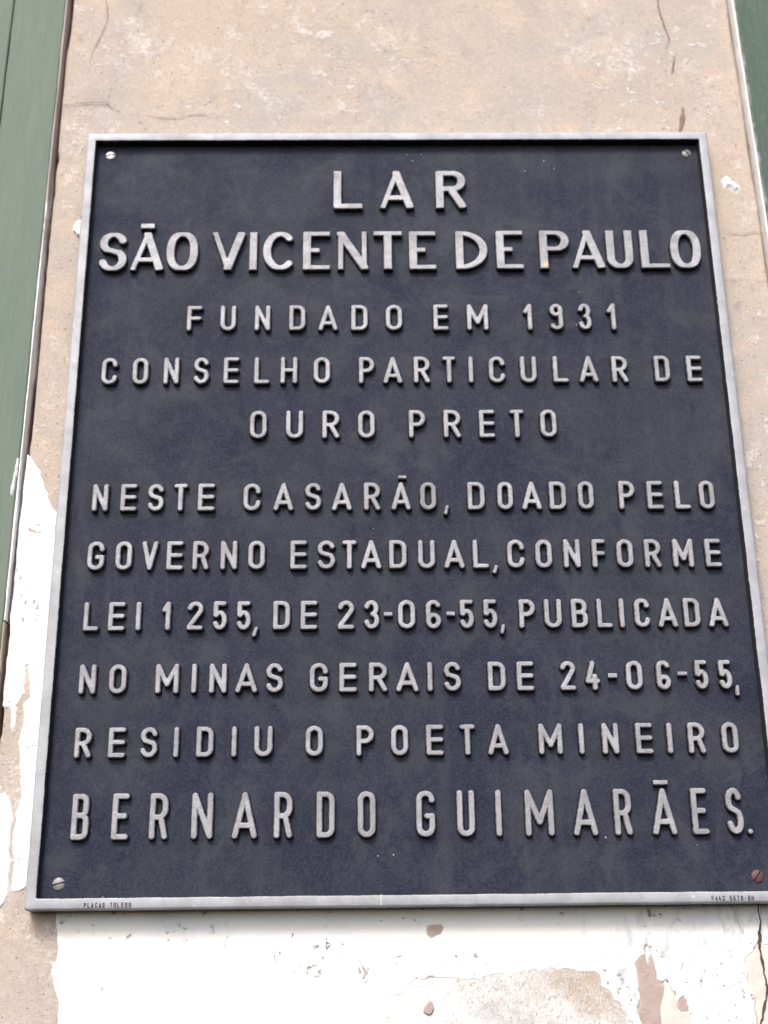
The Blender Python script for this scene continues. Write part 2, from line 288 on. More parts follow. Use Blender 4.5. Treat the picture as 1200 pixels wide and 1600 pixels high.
def mat_plate():
    M = Mat('weathered_dark_enamel')
    off = lambda *o: M.stretch(1, 1, 1, o)
    c = M.mix(M.ramp(M.noise(8, 8, 0.70, 0.5), 0.40, 0.62), (0.0100, 0.0128, 0.0330), (0.0205, 0.0258, 0.0375))
    c = M.mix(M.ramp(M.noise(17, 8, 0.74, 0.5, off(5, 5, 2)), 0.48, 0.64, 0, 0.85), c, (0.0385, 0.0445, 0.0540))
    c = M.mix(M.ramp(M.noise(40, 6, 0.70, 0.5, off(2, 9, 2)), 0.55, 0.70, 0, 0.85), c, (0.0080, 0.0092, 0.0260))
    c = M.mix(M.ramp(M.noise(100, 6, 0.75, 0.5, off(1, 2, 8)), 0.50, 0.64, 0, 0.55), c, (0.036, 0.040, 0.053))
    c = M.mix(M.ramp(M.noise(150, 6, 0.75, 0.5, off(4, 7, 3)), 0.54, 0.70, 0, 0.45), c, (0.032, 0.028, 0.040))
    scr = M.math('MULTIPLY', M.ramp(M.noise(190, 7, 0.78, 0.8), 0.60, 0.72), M.ramp(M.noise(11, 3, 0.5, 0, off(6, 1, 3)), 0.54, 0.66))
    c = M.mix(M.math('MULTIPLY', scr, 0.6), c, (0.14, 0.14, 0.14))
    drip = M.noise(30, 5, 0.65, 0.2, M.stretch(1.6, 1, 0.12, (3, 2, 6)))
    c = M.mix(M.ramp(drip, 0.54, 0.70, 0, 0.35), c, (0.050, 0.056, 0.064))
    spot = M.noise(270, 5, 0.75, 0.2, off(5, 5, 9))
    c = M.mix(M.ramp(spot, 0.54, 0.68, 0, 0.6), c, (0.0075, 0.0080, 0.0190))
    fine = M.noise(480, 5, 0.78)
    c = M.mix(M.ramp(fine, 0.42, 0.64, 0, 0.55), c, (0.046, 0.052, 0.073))
    dot = M.ramp(M.noise(700, 2, 0.6, 0, off(3, 3, 3)), 0.70, 0.76)
    c = M.mix(M.math('MULTIPLY', dot, 0.6), c, (0.22, 0.22, 0.22))
    n = M.bump(M.noise(45, 5, 0.6), 0.0008, 0.4)
    n = M.bump(fine, 0.0007, 0.7, n)
    return M.done(c, M.ramp(M.noise(18, 4, 0.6), 0.3, 0.7, 0.66, 0.84), 0, n, 0.24)

def mat_letter():
    M = Mat('cast_metal_lettering')
    a = M.attr('cast')
    n_ = M.t.nodes.new('ShaderNodeSeparateColor')
    M.link(a.outputs['Color'], n_.inputs[0])
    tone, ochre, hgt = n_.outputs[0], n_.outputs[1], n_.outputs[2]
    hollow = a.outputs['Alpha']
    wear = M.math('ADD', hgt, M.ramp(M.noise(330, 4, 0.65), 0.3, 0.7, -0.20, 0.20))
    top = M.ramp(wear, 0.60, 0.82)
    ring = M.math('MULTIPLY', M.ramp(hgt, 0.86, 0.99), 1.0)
    metal = M.mix(M.ramp(M.noise(110, 6, 0.72), 0.38, 0.66), (0.262, 0.263, 0.284), (0.180, 0.180, 0.194))
    metal = M.mix(M.ramp(M.noise(520, 3, 0.7, 0, M.stretch(1, 1, 1, (4, 4, 1))), 0.55, 0.70, 0, 0.5), metal, (0.43, 0.425, 0.43))
    v = M.t.nodes.new('ShaderNodeVectorMath'); v.operation = 'SCALE'
    M.link(metal, v.inputs[0]); M.link(tone, v.inputs['Scale'])
    soot = M.ramp(M.noise(48, 5, 0.68, 0.4, M.stretch(1, 1, 1, (6, 2, 3))), 0.48, 0.66, 0, 0.60)
    spark = M.ramp(M.noise(640, 3, 0.6, 0, M.stretch(1, 1, 1, (8, 8, 2))), 0.66, 0.72)
    glint = M.math('MAXIMUM', M.math('MULTIPLY', ring, 0.16), M.math('MULTIPLY', spark, 0.8))  # worn bright arris plus sparkle highlights painted into the metal colour
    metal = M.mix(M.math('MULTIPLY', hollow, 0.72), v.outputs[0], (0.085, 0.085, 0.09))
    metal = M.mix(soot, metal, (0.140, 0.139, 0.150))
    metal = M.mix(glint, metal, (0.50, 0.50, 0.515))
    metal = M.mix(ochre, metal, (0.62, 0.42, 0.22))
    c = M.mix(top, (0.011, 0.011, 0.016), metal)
    n = M.bump(M.noise(420, 5, 0.7), 0.0007, 0.6)
    r = M.ramp(M.noise(90, 3), 0.3, 0.7, 0.52, 0.68)
    return M.done(c, r, M.math('MULTIPLY', M.math('MULTIPLY', top, 0.25), M.math('SUBTRACT', 1.0, ochre)), n)

def mat_rim():
    M = Mat('weathered_aluminium_rim')
    c = M.mix(M.ramp(M.noise(55, 5, 0.62, 0.3), 0.35, 0.7), (0.405, 0.413, 0.442), (0.335, 0.340, 0.362))
    c = M.mix(M.ramp(M.noise(11, 6, 0.7, 0.5, M.stretch(1, 1, 1, (2, 2, 9))), 0.48, 0.70, 0, 0.55), c, (0.245, 0.240, 0.250))
    c = M.mix(M.ramp(M.noise(420, 4, 0.7), 0.62, 0.75, 0, 0.5), c, (0.30, 0.29, 0.31))
    c = M.mix(M.ramp(M.noise(240, 3, 0.7, 0, M.stretch(1, 1, 1, (7, 7, 7))), 0.64, 0.74, 0, 0.7), c, (0.78, 0.78, 0.78))
    a = M.attr('paint')                      # black enamel run up the inner edge and dark toward the back edge
    edge = M.math('ADD', a.outputs['Fac'], M.ramp(M.noise(260, 5, 0.75), 0.3, 0.7, -0.32, 0.32))
    black = M.ramp(edge, 0.48, 0.60)
    c = M.mix(black, c, (0.018, 0.018, 0.022))
    n = M.bump(M.noise(60, 4, 0.55), 0.0006, 0.3)
    n = M.bump(M.noise(480, 4, 0.7), 0.0005, 0.5, n)
    return M.done(c, M.ramp(M.noise(40, 3), 0.3, 0.7, 0.60, 0.74), M.math('MULTIPLY', M.math('SUBTRACT', 1.0, black), 0.30), n, 0.35)

def mat_screw(name, col, dark, metal):
    M = Mat(name)
    c = M.mix(M.ramp(M.noise(300, 5, 0.65), 0.38, 0.72), col, dark)
    return M.done(c, 0.5, metal, M.bump(M.noise(600, 3), 0.0005, 0.5))

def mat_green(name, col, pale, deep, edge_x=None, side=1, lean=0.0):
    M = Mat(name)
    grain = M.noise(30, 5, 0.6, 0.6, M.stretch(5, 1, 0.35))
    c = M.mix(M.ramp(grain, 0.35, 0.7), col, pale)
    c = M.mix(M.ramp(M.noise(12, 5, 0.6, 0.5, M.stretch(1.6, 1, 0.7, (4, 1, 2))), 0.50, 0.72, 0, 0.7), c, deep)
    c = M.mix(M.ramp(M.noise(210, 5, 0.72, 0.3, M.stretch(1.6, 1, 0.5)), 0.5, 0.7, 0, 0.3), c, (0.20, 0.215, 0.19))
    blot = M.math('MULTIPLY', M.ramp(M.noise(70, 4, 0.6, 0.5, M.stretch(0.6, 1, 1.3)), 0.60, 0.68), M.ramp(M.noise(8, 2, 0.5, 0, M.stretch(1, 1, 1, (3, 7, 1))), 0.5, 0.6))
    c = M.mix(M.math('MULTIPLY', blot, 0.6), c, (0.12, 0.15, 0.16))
    if edge_x is not None:                   # lime splashes smeared over the arris
        q = M.sep(M.co)
        x = M.math('SUBTRACT', q[0], M.math('MULTIPLY', q[2], lean))
        d = M.math('MULTIPLY', M.math('SUBTRACT', x, edge_x), side)
        d = M.math('ADD', d, M.ramp(M.noise(110, 5, 0.7, 0.5, M.stretch(1, 1, 0.6)), 0.25, 0.75, -0.0022, 0.0022))
        c = M.mix(M.ramp(d, -0.0002, 0.0026, 0.75, 0), c, (0.36, 0.32, 0.335))
    n = M.bump(grain, 0.0016, 0.6)
    n = M.bump(M.noise(160, 4, 0.6, 0, M.stretch(3, 1, 0.4)), 0.0008, 0.6, n)
    return M.done(c, 0.7, 0, n, 0.25)

def mat_splash(name, wood_amount, white, dirty=0.65):
    M = Mat(name)
    z = M.sep(M.co)[2]
    v = M.math('ADD', M.noise(26, 5, 0.65, 0.4, M.stretch(1, 1, 0.35)), M.math('MULTIPLY', z, wood_amount))
    f = M.ramp(v, 0.56, 0.66)
    dirt = M.ramp(M.noise(120, 4, 0.7, 0.5, M.stretch(1, 1, 0.5)), 0.50, 0.70, 0, dirty)
    c = M.mix(dirt, white, (0.30, 0.27, 0.25))
    c = M.mix(f, c, (0.47, 0.375, 0.36))
    return M.done(c, 0.85, 0, M.bump(M.noise(130, 5, 0.65, 0, M.stretch(1, 1, 0.5)), 0.0015, 0.8), 0.3)

PLASTER = mat_plaster()
WHITE = mat_whitewash('white_limewash', (0.78, 0.775, 0.755), (0.66, 0.68, 0.70))
BLUISH = mat_whitewash('bluish_limewash', (0.72, 0.76, 0.78), (0.80, 0.81, 0.81))
PATCH = mat_patch()
BROWN = mat_flat('taupe_undercoat', (0.42, 0.335, 0.30), (0.36, 0.28, 0.25), 90)
PALE = mat_flat('pale_undercoat', (0.68, 0.61, 0.545), (0.58, 0.50, 0.44), 70)
FILLER = mat_flat('white_filler', (0.80, 0.80, 0.80), (0.70, 0.71, 0.73), 110)
DARK = mat_flat('crack_painted_shade', (0.06, 0.045, 0.045), (0.11, 0.08, 0.075), 200)  # shade inside an open crack, painted as a dark colour
CRACK_BROWN = mat_flat('crack_painted_brown_shade', (0.27, 0.185, 0.155), (0.18, 0.125, 0.105), 160)  # brown crack tone with the crevice's shade put into the colour
FAINT = mat_flat('hairline_painted_shade', (0.36, 0.28, 0.23), (0.42, 0.33, 0.27), 160)  # faint crevice shade of hairline cracks, painted as colour
PLATE = mat_plate()
LETTER = mat_letter()
RIM = mat_rim()
STEEL = mat_screw('bright_screw_steel', (0.62, 0.62, 0.63), (0.42, 0.42, 0.44), 0.3)
DULL = mat_screw('dull_screw_steel', (0.26, 0.25, 0.26), (0.16, 0.155, 0.16), 0.3)
RUST = mat_screw('rusty_screw_steel', (0.105, 0.045, 0.042), (0.055, 0.030, 0.030), 0.0)
SPECK = mat_flat('white_paint_speck', (0.72, 0.72, 0.70), (0.60, 0.60, 0.60), 300)
INK = mat_flat('engraved_black_fill', (0.03, 0.03, 0.045), (0.05, 0.05, 0.07), 300)
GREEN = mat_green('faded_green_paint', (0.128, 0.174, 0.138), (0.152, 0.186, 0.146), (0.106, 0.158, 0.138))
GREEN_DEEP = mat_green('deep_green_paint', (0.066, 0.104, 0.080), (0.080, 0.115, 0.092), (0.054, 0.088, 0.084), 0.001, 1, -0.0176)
SPLASH = mat_splash('lime_splashed_wood', 0.55, (0.86, 0.85, 0.86), 0.4)
SPLASH_W = mat_splash('white_limed_wood', -0.06, (0.82, 0.81, 0.80), 0.3)
WORNWOOD = mat_flat('worn_brown_wood', (0.44, 0.365, 0.275), (0.34, 0.27, 0.20), 60)
BAREWOOD = mat_flat('dark_bare_wood', (0.10, 0.075, 0.05), (0.16, 0.12, 0.085), 40)

# ------------------------------------------------------------------ mesh helpers (x right, y up, z out of the wall)
def mesh_obj(name, V, F, material, parent=None, loc=(0, 0, 0), smooth=True, attrs=None):
    V = np.asarray(V, float)
    me = bpy.data.meshes.new(name)
    P = np.stack([V[:, 0], -V[:, 2], V[:, 1]], 1)
    me.from_pydata(P.tolist(), [], F)
    me.materials.append(material)
    if smooth: me.polygons.foreach_set('use_smooth', [True] * len(me.polygons))
    for k, a in (attrs or {}).items():
        a = np.asarray(a, np.float32)
        if a.ndim == 1:
            me.attributes.new(k, 'FLOAT', 'POINT').data.foreach_set('value', a)
        else:
            me.attributes.new(k, 'FLOAT_COLOR', 'POINT').data.foreach_set('color', a.ravel())
    me.update()
    o = bpy.data.objects.new(name, me)
    COL.objects.link(o)
    if parent: o.parent = parent
    o.location = (loc[0], -loc[2], loc[1])
    return o

def empty(name, label, cat, loc=(0, 0, 0)):
    o = bpy.data.objects.new(name, None)
    COL.objects.link(o)
    o.empty_display_size = 0.05
    o.location = (loc[0], -loc[2], loc[1] + Z0)
    o['label'] = label
    o['category'] = cat
    return o

def capsules(X, Y, segs):
    """distance field of strokes; each segment = (x0, y0, r0, x1, y1, r1, butt0, butt1)"""
    best = np.full(X.shape, 1e9)
    for x0, y0, r0, x1, y1, r1, b0, b1 in segs:
        dx, dy = x1 - x0, y1 - y0
        L2 = dx * dx + dy * dy + 1e-12
        L = math.sqrt(L2)
        t = ((X - x0) * dx + (Y - y0) * dy) / L2
        tc = np.clip(t, 0, 1)
        d = np.hypot(X - x0 - tc * dx, Y - y0 - tc * dy) - (r0 + (r1 - r0) * tc)
        if b0 or b1:
            perp = np.abs((X - x0) * dy - (Y - y0) * dx) / L - (r0 + (r1 - r0) * tc)
            if b0: d = np.where(t < 0, np.maximum(perp, -t * L), d)
            if b1: d = np.where(t > 1, np.maximum(perp, (t - 1) * L), d)
        best = np.minimum(best, d)
    return best

def polygon_sdf(X, Y, P):
    P = np.asarray(P, float)
    Q = np.roll(P, -1, 0)
    d = np.full(X.shape, 1e9)
    inside = np.zeros(X.shape, bool)
    for (x0, y0), (x1, y1) in zip(P, Q):
        dx, dy = x1 - x0, y1 - y0
        t = np.clip(((X - x0) * dx + (Y - y0) * dy) / (dx * dx + dy * dy + 1e-15), 0, 1)
        d = np.minimum(d, np.hypot(X - x0 - t * dx, Y - y0 - t * dy))
        c = (y0 > Y) != (y1 > Y)
        inside ^= c & (X < dx * (Y - y0) / (dy if dy else 1e-15) + x0)
    return np.where(inside, -d, d)

_rs = np.random.RandomState(4)
_G = [_rs.rand(256, 256) for _ in range(6)]
def vnoise(X, Y, freq, k=0, octaves=3):
    """smooth value noise in -1..1"""
    out, amp, tot = np.zeros(np.shape(X)), 1.0, 0.0
    for o in range(octaves):
        g = _G[(k + o) % 6]
        x, y = np.asarray(X) * freq + 37.2 * (k + 1), np.asarray(Y) * freq + 91.7 * (k + 1)
        i, j = np.floor(x).astype(int), np.floor(y).astype(int)
        u, v = x - i, y - j
        u, v = u * u * (3 - 2 * u), v * v * (3 - 2 * v)
        a = g[i % 256, j % 256] * (1 - u) + g[(i + 1) % 256, j % 256] * u
        b = g[i % 256, (j + 1) % 256] * (1 - u) + g[(i + 1) % 256, (j + 1) % 256] * u
        out += amp * ((a * (1 - v) + b * v) * 2 - 1)
        tot += amp
        amp *= 0.55
        freq *= 2.1
    return out / tot

def relief(bounds, cell, sdf, height, snap=True):
    """grid surface over the region sdf < 0, its rim snapped to the outline; height(t, X, Y), t = depth inside"""
    x0, y0, x1, y1 = bounds
    nx, ny = max(3, int((x1 - x0) / cell) + 2), max(3, int((y1 - y0) / cell) + 2)
    gx, gy = x0 + np.arange(nx) * cell, y0 + np.arange(ny) * cell
    X, Y = np.meshgrid(gx, gy)
    D = sdf(X, Y)
    ins = D < 0
    cellin = ins[:-1, :-1] | ins[1:, :-1] | ins[:-1, 1:] | ins[1:, 1:]
    used = np.zeros(X.shape, bool)
    used[:-1, :-1] |= cellin; used[1:, :-1] |= cellin; used[:-1, 1:] |= cellin; used[1:, 1:] |= cellin
    idx = np.full(X.shape, -1)
    idx[used] = np.arange(used.sum())
    x, y, d = X[used], Y[used], D[used]
    if snap:
        for _ in range(2):
            e = cell * 0.2
            out = d > 0
            g_x = (sdf(x[out] + e, y[out]) - sdf(x[out] - e, y[out])) / (2 * e)
            g_y = (sdf(x[out], y[out] + e) - sdf(x[out], y[out] - e)) / (2 * e)
            g = np.maximum(g_x ** 2 + g_y ** 2, 0.25)
            x[out] -= d[out] * g_x / g
            y[out] -= d[out] * g_y / g
            d[out] = np.maximum(sdf(x[out], y[out]), 1e-9)
    t = np.maximum(-d, 0)
    z = height(t, x, y)
    a, b, c, e_ = idx[:-1, :-1][cellin], idx[:-1, 1:][cellin], idx[1:, 1:][cellin], idx[1:, :-1][cellin]
    F = np.stack([a, b, c, e_], 1).tolist()
    return np.stack([x, y, z], 1), F, t

def sstep(t): t = np.clip(t, 0, 1); return t * t * (3 - 2 * t)

# ------------------------------------------------------------------ stroke letters
def arc(cx, cy, rx, ry, a0, a1, n=12):
    return [(cx + rx * math.cos(math.radians(a0 + (a1 - a0) * i / n)), cy + ry * math.sin(math.radians(a0 + (a1 - a0) * i / n))) for i in range(n + 1)]

def glyph(c, w, h, broad=False):
    """centre lines of a capital in a box w x h"""
    r = w / 2
    ry = h * 0.5 if broad else min(r, h / 2)
    if c in 'O0':
        if broad:                            # a squarish oval
            p = []
            for i in range(60):
                a = 2 * math.pi * i / 60
                ca, sa = math.cos(a), math.sin(a)
                p.append((r + r * math.copysign(abs(ca) ** 0.80, ca), h / 2 + h / 2 * math.copysign(abs(sa) ** 0.84, sa)))
            return [p + [p[0]]]
        p = arc(r, h - ry, r, ry, 0, 180) + arc(r, ry, r, ry, 180, 360)
        return [p + [p[0]]]
    if c == 'C':
        if broad: return [arc(r * 1.04, h / 2, r * 1.04, h / 2, 48, 312, 26)]
        return [[(w, h - ry * 1.05)] + arc(r, h - ry, r, ry, 5, 180) + arc(r, ry, r, ry, 180, 355) + [(w, ry * 1.05)]]
    if c == 'G':
        return [[(w, h - ry * 1.0)] + arc(r, h - ry, r, ry, 5, 180) + arc(r, ry, r, ry, 180, 360) + [(w, h * 0.44), (w * 0.62, h * 0.44)]]
    if c == 'D':
        q = w * (0.95 if broad else 0.62 if h < 1.9 * w else 0.48)
        qy = h * 0.5 if broad else q
        p = [(0, 0), (0, h), (w - q, h)] + arc(w - q, h - qy, q, qy, 90, 0) + arc(w - q, qy, q, qy, 0, -90)
        return [p + [(0, 0)]]
    if c == 'E': return [[(w, h), (0, h), (0, 0), (w, 0)], [(0, h * 0.51), (w * (0.66 if broad else 0.98 if h < 2.5 * w else 0.84), h * 0.51)]]
    if c == 'F': return [[(w, h), (0, h), (0, 0)], [(0, h * 0.50), (w * 0.93, h * 0.50)]]
    if c == 'H': return [[(0, 0), (0, h)], [(w, 0), (w, h)], [(0, h * 0.5), (w, h * 0.5)]]
    if c == 'I': return [[(r, 0), (r, h)]]
    if c == 'L': return [[(0, h), (0, 0), (w, 0)]]
    if c == 'M': return [[(0, 0), (0, h), (r, h * 0.27), (w, h), (w, 0)]]
    if c == 'N': return [[(0, 0), (0, h), (w, 0), (w, h)]]
    if c in 'PR':
        q = h * (0.24 if broad else 0.265)
        qx = min(q * 1.05, w * 0.56)
        qy = q if broad else min(q, qx * 1.1)
        y = h - 2 * q
        p = [(0, 0), (0, h), (w - qx, h)] + arc(w - qx, h - qy, qx, qy, 90, 0) + arc(w - qx, y + qy, qx, qy, 0, -90) + [(0, y)]
        return [p] if c == 'P' else [p, [(w * (0.50 if h < 2.2 * w else 0.66), y), (w, 0)]]
    if c == 'B':
        q1, q2 = h * 0.235, h * 0.265
        k1, k2 = min(q1, w * 0.45), min(q2, w * 0.45)
        e = w * 0.95
        p = [(0, 0), (0, h), (e - k1, h)] + arc(e - k1, h - k1, k1, k1, 90, 0, 8) + arc(e - k1, h - 2 * q1 + k1, k1, k1, 0, -90, 8) + [(0, h - 2 * q1)]
        return [p, [(w * 0.4, 2 * q2), (w - k2, 2 * q2)] + arc(w - k2, 2 * q2 - k2, k2, k2, 90, 0, 8) + arc(w - k2, k2, k2, k2, 0, -90, 8) + [(0, 0)]]
    if c == 'S':
        t, b = h * 0.245, h * 0.265
        return [arc(r, h - t, r * 0.97, t, 18, 228, 16) + arc(r, b, r, b, 48, -162, 16)]
    if c == 'T': return [[(0, h), (w, h)], [(r, h), (r, 0)]]
    if c == 'U':
        return [[(0, h)] + arc(r, r if not broad else h * 0.24, r, r if not broad else h * 0.24, 180, 360) + [(w, h)]]
    if c == 'V': return [[(0, h), (r, 0), (w, h)]]
    if c == 'A':
        k = 0.25
        return [[(0, 0), (r, h), (w, 0)], [(r * k, h * k), (w - r * k, h * k)]]
    if c == '1': return [[(w, 0), (w, h), (w * 0.72, h * 0.93), (0, h * 0.74)]]
    if c == '2': return [arc(r, h - r, r, r, 170, -30, 14) + [(0, h * 0.06), (0, 0), (w, 0)]]
    if c == '3':
        return [arc(r * 0.95, h * 0.755, r * 0.93, h * 0.245, 165, -75, 14), arc(r, h * 0.265, r, h * 0.265, 78, -165, 14)]
    if c == '4': return [[(w * 0.52, h), (0, h * 0.27), (w, h * 0.27)], [(w * 0.72, h * 0.47), (w * 0.72, 0)]]
    if c == '5': return [[(w * 0.93, h), (w * 0.06, h), (w * 0.06, h * 0.52)] + arc(r, h * 0.31, r, h * 0.31, 140, -155, 18)]
    if c in '69':
        q = min(h * 0.30, r * 1.15)
        p = arc(r, h - r, r, r, 20, 180) + [(0, q)] + arc(r, q, r, q, 180, 540, 24)
        return [p] if c == '6' else [[(w - x, h - y) for x, y in p]]
    if c == '7': return [[(0, h), (w, h), (w * 0.3, 0)]]
    if c == '8':
        p = arc(r, h * 0.26, r, h * 0.26, 90, 450, 20)
        return [p, arc(r, h * 0.76, r * 0.9, h * 0.24, -90, 270, 20)]
    if c == ',': return [[(w * 0.92, h), (w * 0.08, 0)]]
    if c in '-~': return [[(0, h / 2), (w, h / 2)]]
    if c == '.': return [[(w / 2, h / 2), (w / 2 + 1e-4, h / 2)]]
    return []

def letter_segments(c, cx, w, y0, y1, style):
    """style: (half stroke upright, half stroke level, broad) in mm -> segment list in mm"""
    hv, hh, broad = style
    H = y1 - y0
    if c == ',': hv = hh = min(hv * 0.86, 1.9)
    if c in '-~': hv = hh = H / 2 * 0.95
    if c == '.': hv = hh = min(w, H) / 2
    bw = max(w - 2 * hv, 0.02)
    bh = max(H - 2 * hh, 0.02)
    if c == 'I': bw = 0.02
    x0 = cx - bw / 2
    seg = []
    for si, line in enumerate(glyph(c, bw, bh, broad)):
        pts = [(x0 + px, y0 + hh + py) for px, py in line]
        n = len(pts)
        closed = n > 3 and abs(pts[0][0] - pts[-1][0]) + abs(pts[0][1] - pts[-1][1]) < 1e-6
        for i in range(n - 1):
            (ax, ay), (bx, by) = pts[i], pts[i + 1]
            L = math.hypot(bx - ax, by - ay)
            if L < 1e-9: continue
            f = abs(by - ay) / L
            rr = hh + (hv - hh) * f ** 1.3
            if broad:
                if c == 'A' and si == 0: rr = hv * (0.66 if i == 0 else 1.0)
                if c == 'V': rr = hv * (0.70 if i == 0 else 1.0)
                if c == 'N': rr = hv * (1.0 if i == 1 else 0.66)
                if c == 'M': rr = hv * 0.8
            b0 = broad and i == 0 and not closed and c not in 'SC'
            b1 = broad and i == n - 2 and not closed and c not in 'SC'
            if c in '-~': b0 = b1 = True
            e0 = e1 = 0.0
            if b0 and c not in 'VA': e0 = hh if f > 0.5 else hv
            if b1 and c not in 'VA': e1 = hh if f > 0.5 else hv
            if b0 and c in 'VA': e0 = hh
            if b1 and c in 'VA': e1 = hh
            if c == 'A' and si == 1: e0 = e1 = 0
            if c in '-~': e0 = e1 = hv * 0.98
            if broad and c in 'EPRT' and si == 1:
                if c == 'R': e0 = 0
                if c == 'E': e0 = 0; e1 = 0
            ux, uy = (bx - ax) / L, (by - ay) / L
            seg.append((ax - ux * e0, ay - uy * e0, rr, bx + ux * e1, by + uy * e1, rr, b0, b1))
    return seg

rng = random.Random(11)
PLATE_Z = -0.0085
def cast_word(name, letters, style, parent, H, stains=(), hollow=()):
    """one word of raised letters as one mesh; mm -> m, origin at the word's first baseline"""
    ox, oy = letters[0][1] / 1000, letters[0][3] / 1000
    VV, FF, AA, base = [], [], [], 0
    for li, (c, cx, w, y0, y1) in enumerate(letters):
        segs = letter_segments(c, cx, w, y0, y1, style)
        grow = 0.62
        segs = [(a, b, r0 + grow, d, e, r1 + grow, p, q) for a, b, r0, d, e, r1, p, q in segs]
        ph = rng.uniform(0, 50)
        bx = (cx - w / 2 - grow, cx + w / 2 + grow, y0 - grow, y1 + grow)
        def sdf(X, Y, segs=segs, ph=ph, bx=bx, c=c):
            d = capsules(X, Y, segs)
            if style[2] and c != ',':
                d = np.maximum(d, np.maximum(np.maximum(bx[0] - X, X - bx[1]), np.maximum(bx[2] - Y, Y - bx[3])))
            return d + 0.13 * vnoise(X + ph, Y, 0.35, 1, 2)
        hl = H * rng.uniform(0.93, 1.05)
        rw = 1.35 if style[2] else 1.75
        def hgt(t, X, Y, hl=hl, ph=ph, rw=rw):
            return hl * np.sin(np.pi / 2 * np.clip(t / rw, 0, 1)) ** 0.75 + 0.07 * vnoise(X + ph, Y, 0.5, 2, 2) * sstep(t / 0.9)
        m = 2.2
        V, F, t = relief((cx - w / 2 - m, y0 - m, cx + w / 2 + m, y1 + m), 0.33, sdf, hgt)
        tone = rng.uniform(0.90, 1.16) * (1.14 if style[2] else 1.04)
        A = np.zeros((len(V), 4), np.float32)
        A[:, 0] = tone
        A[:, 2] = np.clip(V[:, 2] / hl, 0, 1.2)
        for sx, sy, sr in stains:
            A[:, 1] = np.maximum(A[:, 1], sstep(1.25 - np.hypot(V[:, 0] - sx, V[:, 1] - sy) / sr))
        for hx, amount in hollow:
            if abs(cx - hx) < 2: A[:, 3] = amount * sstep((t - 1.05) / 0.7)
        V = V / 1000
        V[:, 0] -= ox
        V[:, 1] -= oy
        VV.append(V); AA.append(A)
        FF += [[i + base for i in f] for f in F]
        base += len(V)
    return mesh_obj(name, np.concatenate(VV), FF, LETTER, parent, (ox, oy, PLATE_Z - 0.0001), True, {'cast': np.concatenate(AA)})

# ------------------------------------------------------------------ the wall
WALL_Z = -0.018
wall = empty('plaster_wall', 'old beige plaster wall with peeling white limewash, behind the plaque', 'wall')
def wall_edges(Y):
    left = -0.3360 + 0.0062 * Y + np.maximum(0.0022 * vnoise(Y, Y * 0, 24, 3, 4), -0.0009)
    right = 0.3530 - 0.0176 * Y + 0.0006 * vnoise(Y, Y * 0 + 5, 26, 4, 4) + 0.0004
    return left, right
def wall_sdf(X, Y):
    l, r = wall_edges(Y)
    return np.maximum(np.maximum(l - X, X - r), np.abs(Y) - 0.95)
def wall_hgt(t, X, Y):
    return WALL_Z - 0.020 * (1 - sstep(t / 0.0035)) ** 2 + 0.0009 * vnoise(X, Y, 7, 0, 3)  * sstep(t / 0.02) * (1 - sstep((0.36 - np.maximum(np.abs(X), np.abs(Y) * 0.0)) / 0.001) * 0)
V, F, t = relief((-0.36, -0.96, 0.40, 0.96), 0.0024, wall_sdf, wall_hgt)
# lower the rendered undulation so that nothing on the wall is buried
V[:, 2] -= 0.0004
mesh_obj('plaster', V, F, PLASTER, wall, (0, 0, 0))

def sheet(name, poly, material, thick, base, cell=0.0010, jitter=0.0008, freq=190, holes=(), bevel=0.0016, clip=None, parent=wall, free=False):
    P = np.array(poly) / 1000
    Hs = [(np.array(h) / 1000, g) for h, g in holes]     # g: how ragged the hole is
    lo, hi = P.min(0) - 0.004, P.max(0) + 0.004
    if clip:
        lo, hi = np.maximum(lo, clip[:2]), np.minimum(hi, clip[2:])
    def sdf(X, Y):
        d = polygon_sdf(X, Y, P)
        for h, g in Hs: d = np.maximum(d, g * vnoise(X, Y, 140, 4, 4) - polygon_sdf(X, Y, h))
        d = d + jitter * vnoise(X, Y, freq, 2, 3)
        l, r = wall_edges(Y)
        if not free: d = np.maximum(d, np.maximum(l + 0.0012 - X, X - r + 0.0010))
        return np.maximum(d, np.maximum(np.maximum(lo[0] + 0.0015 - X, X - hi[0] + 0.0015), np.maximum(lo[1] + 0.0015 - Y, Y - hi[1] + 0.0015)))
    def hgt(t, X, Y):
        return base + thick * sstep(t / bevel) + 0.0003 * vnoise(X, Y, 40, 1, 3) * sstep(t / 0.004)
    V, F, t = relief((lo[0], lo[1], hi[0], hi[1]), cell, sdf, hgt)
    return mesh_obj(name, V, F, material, parent)

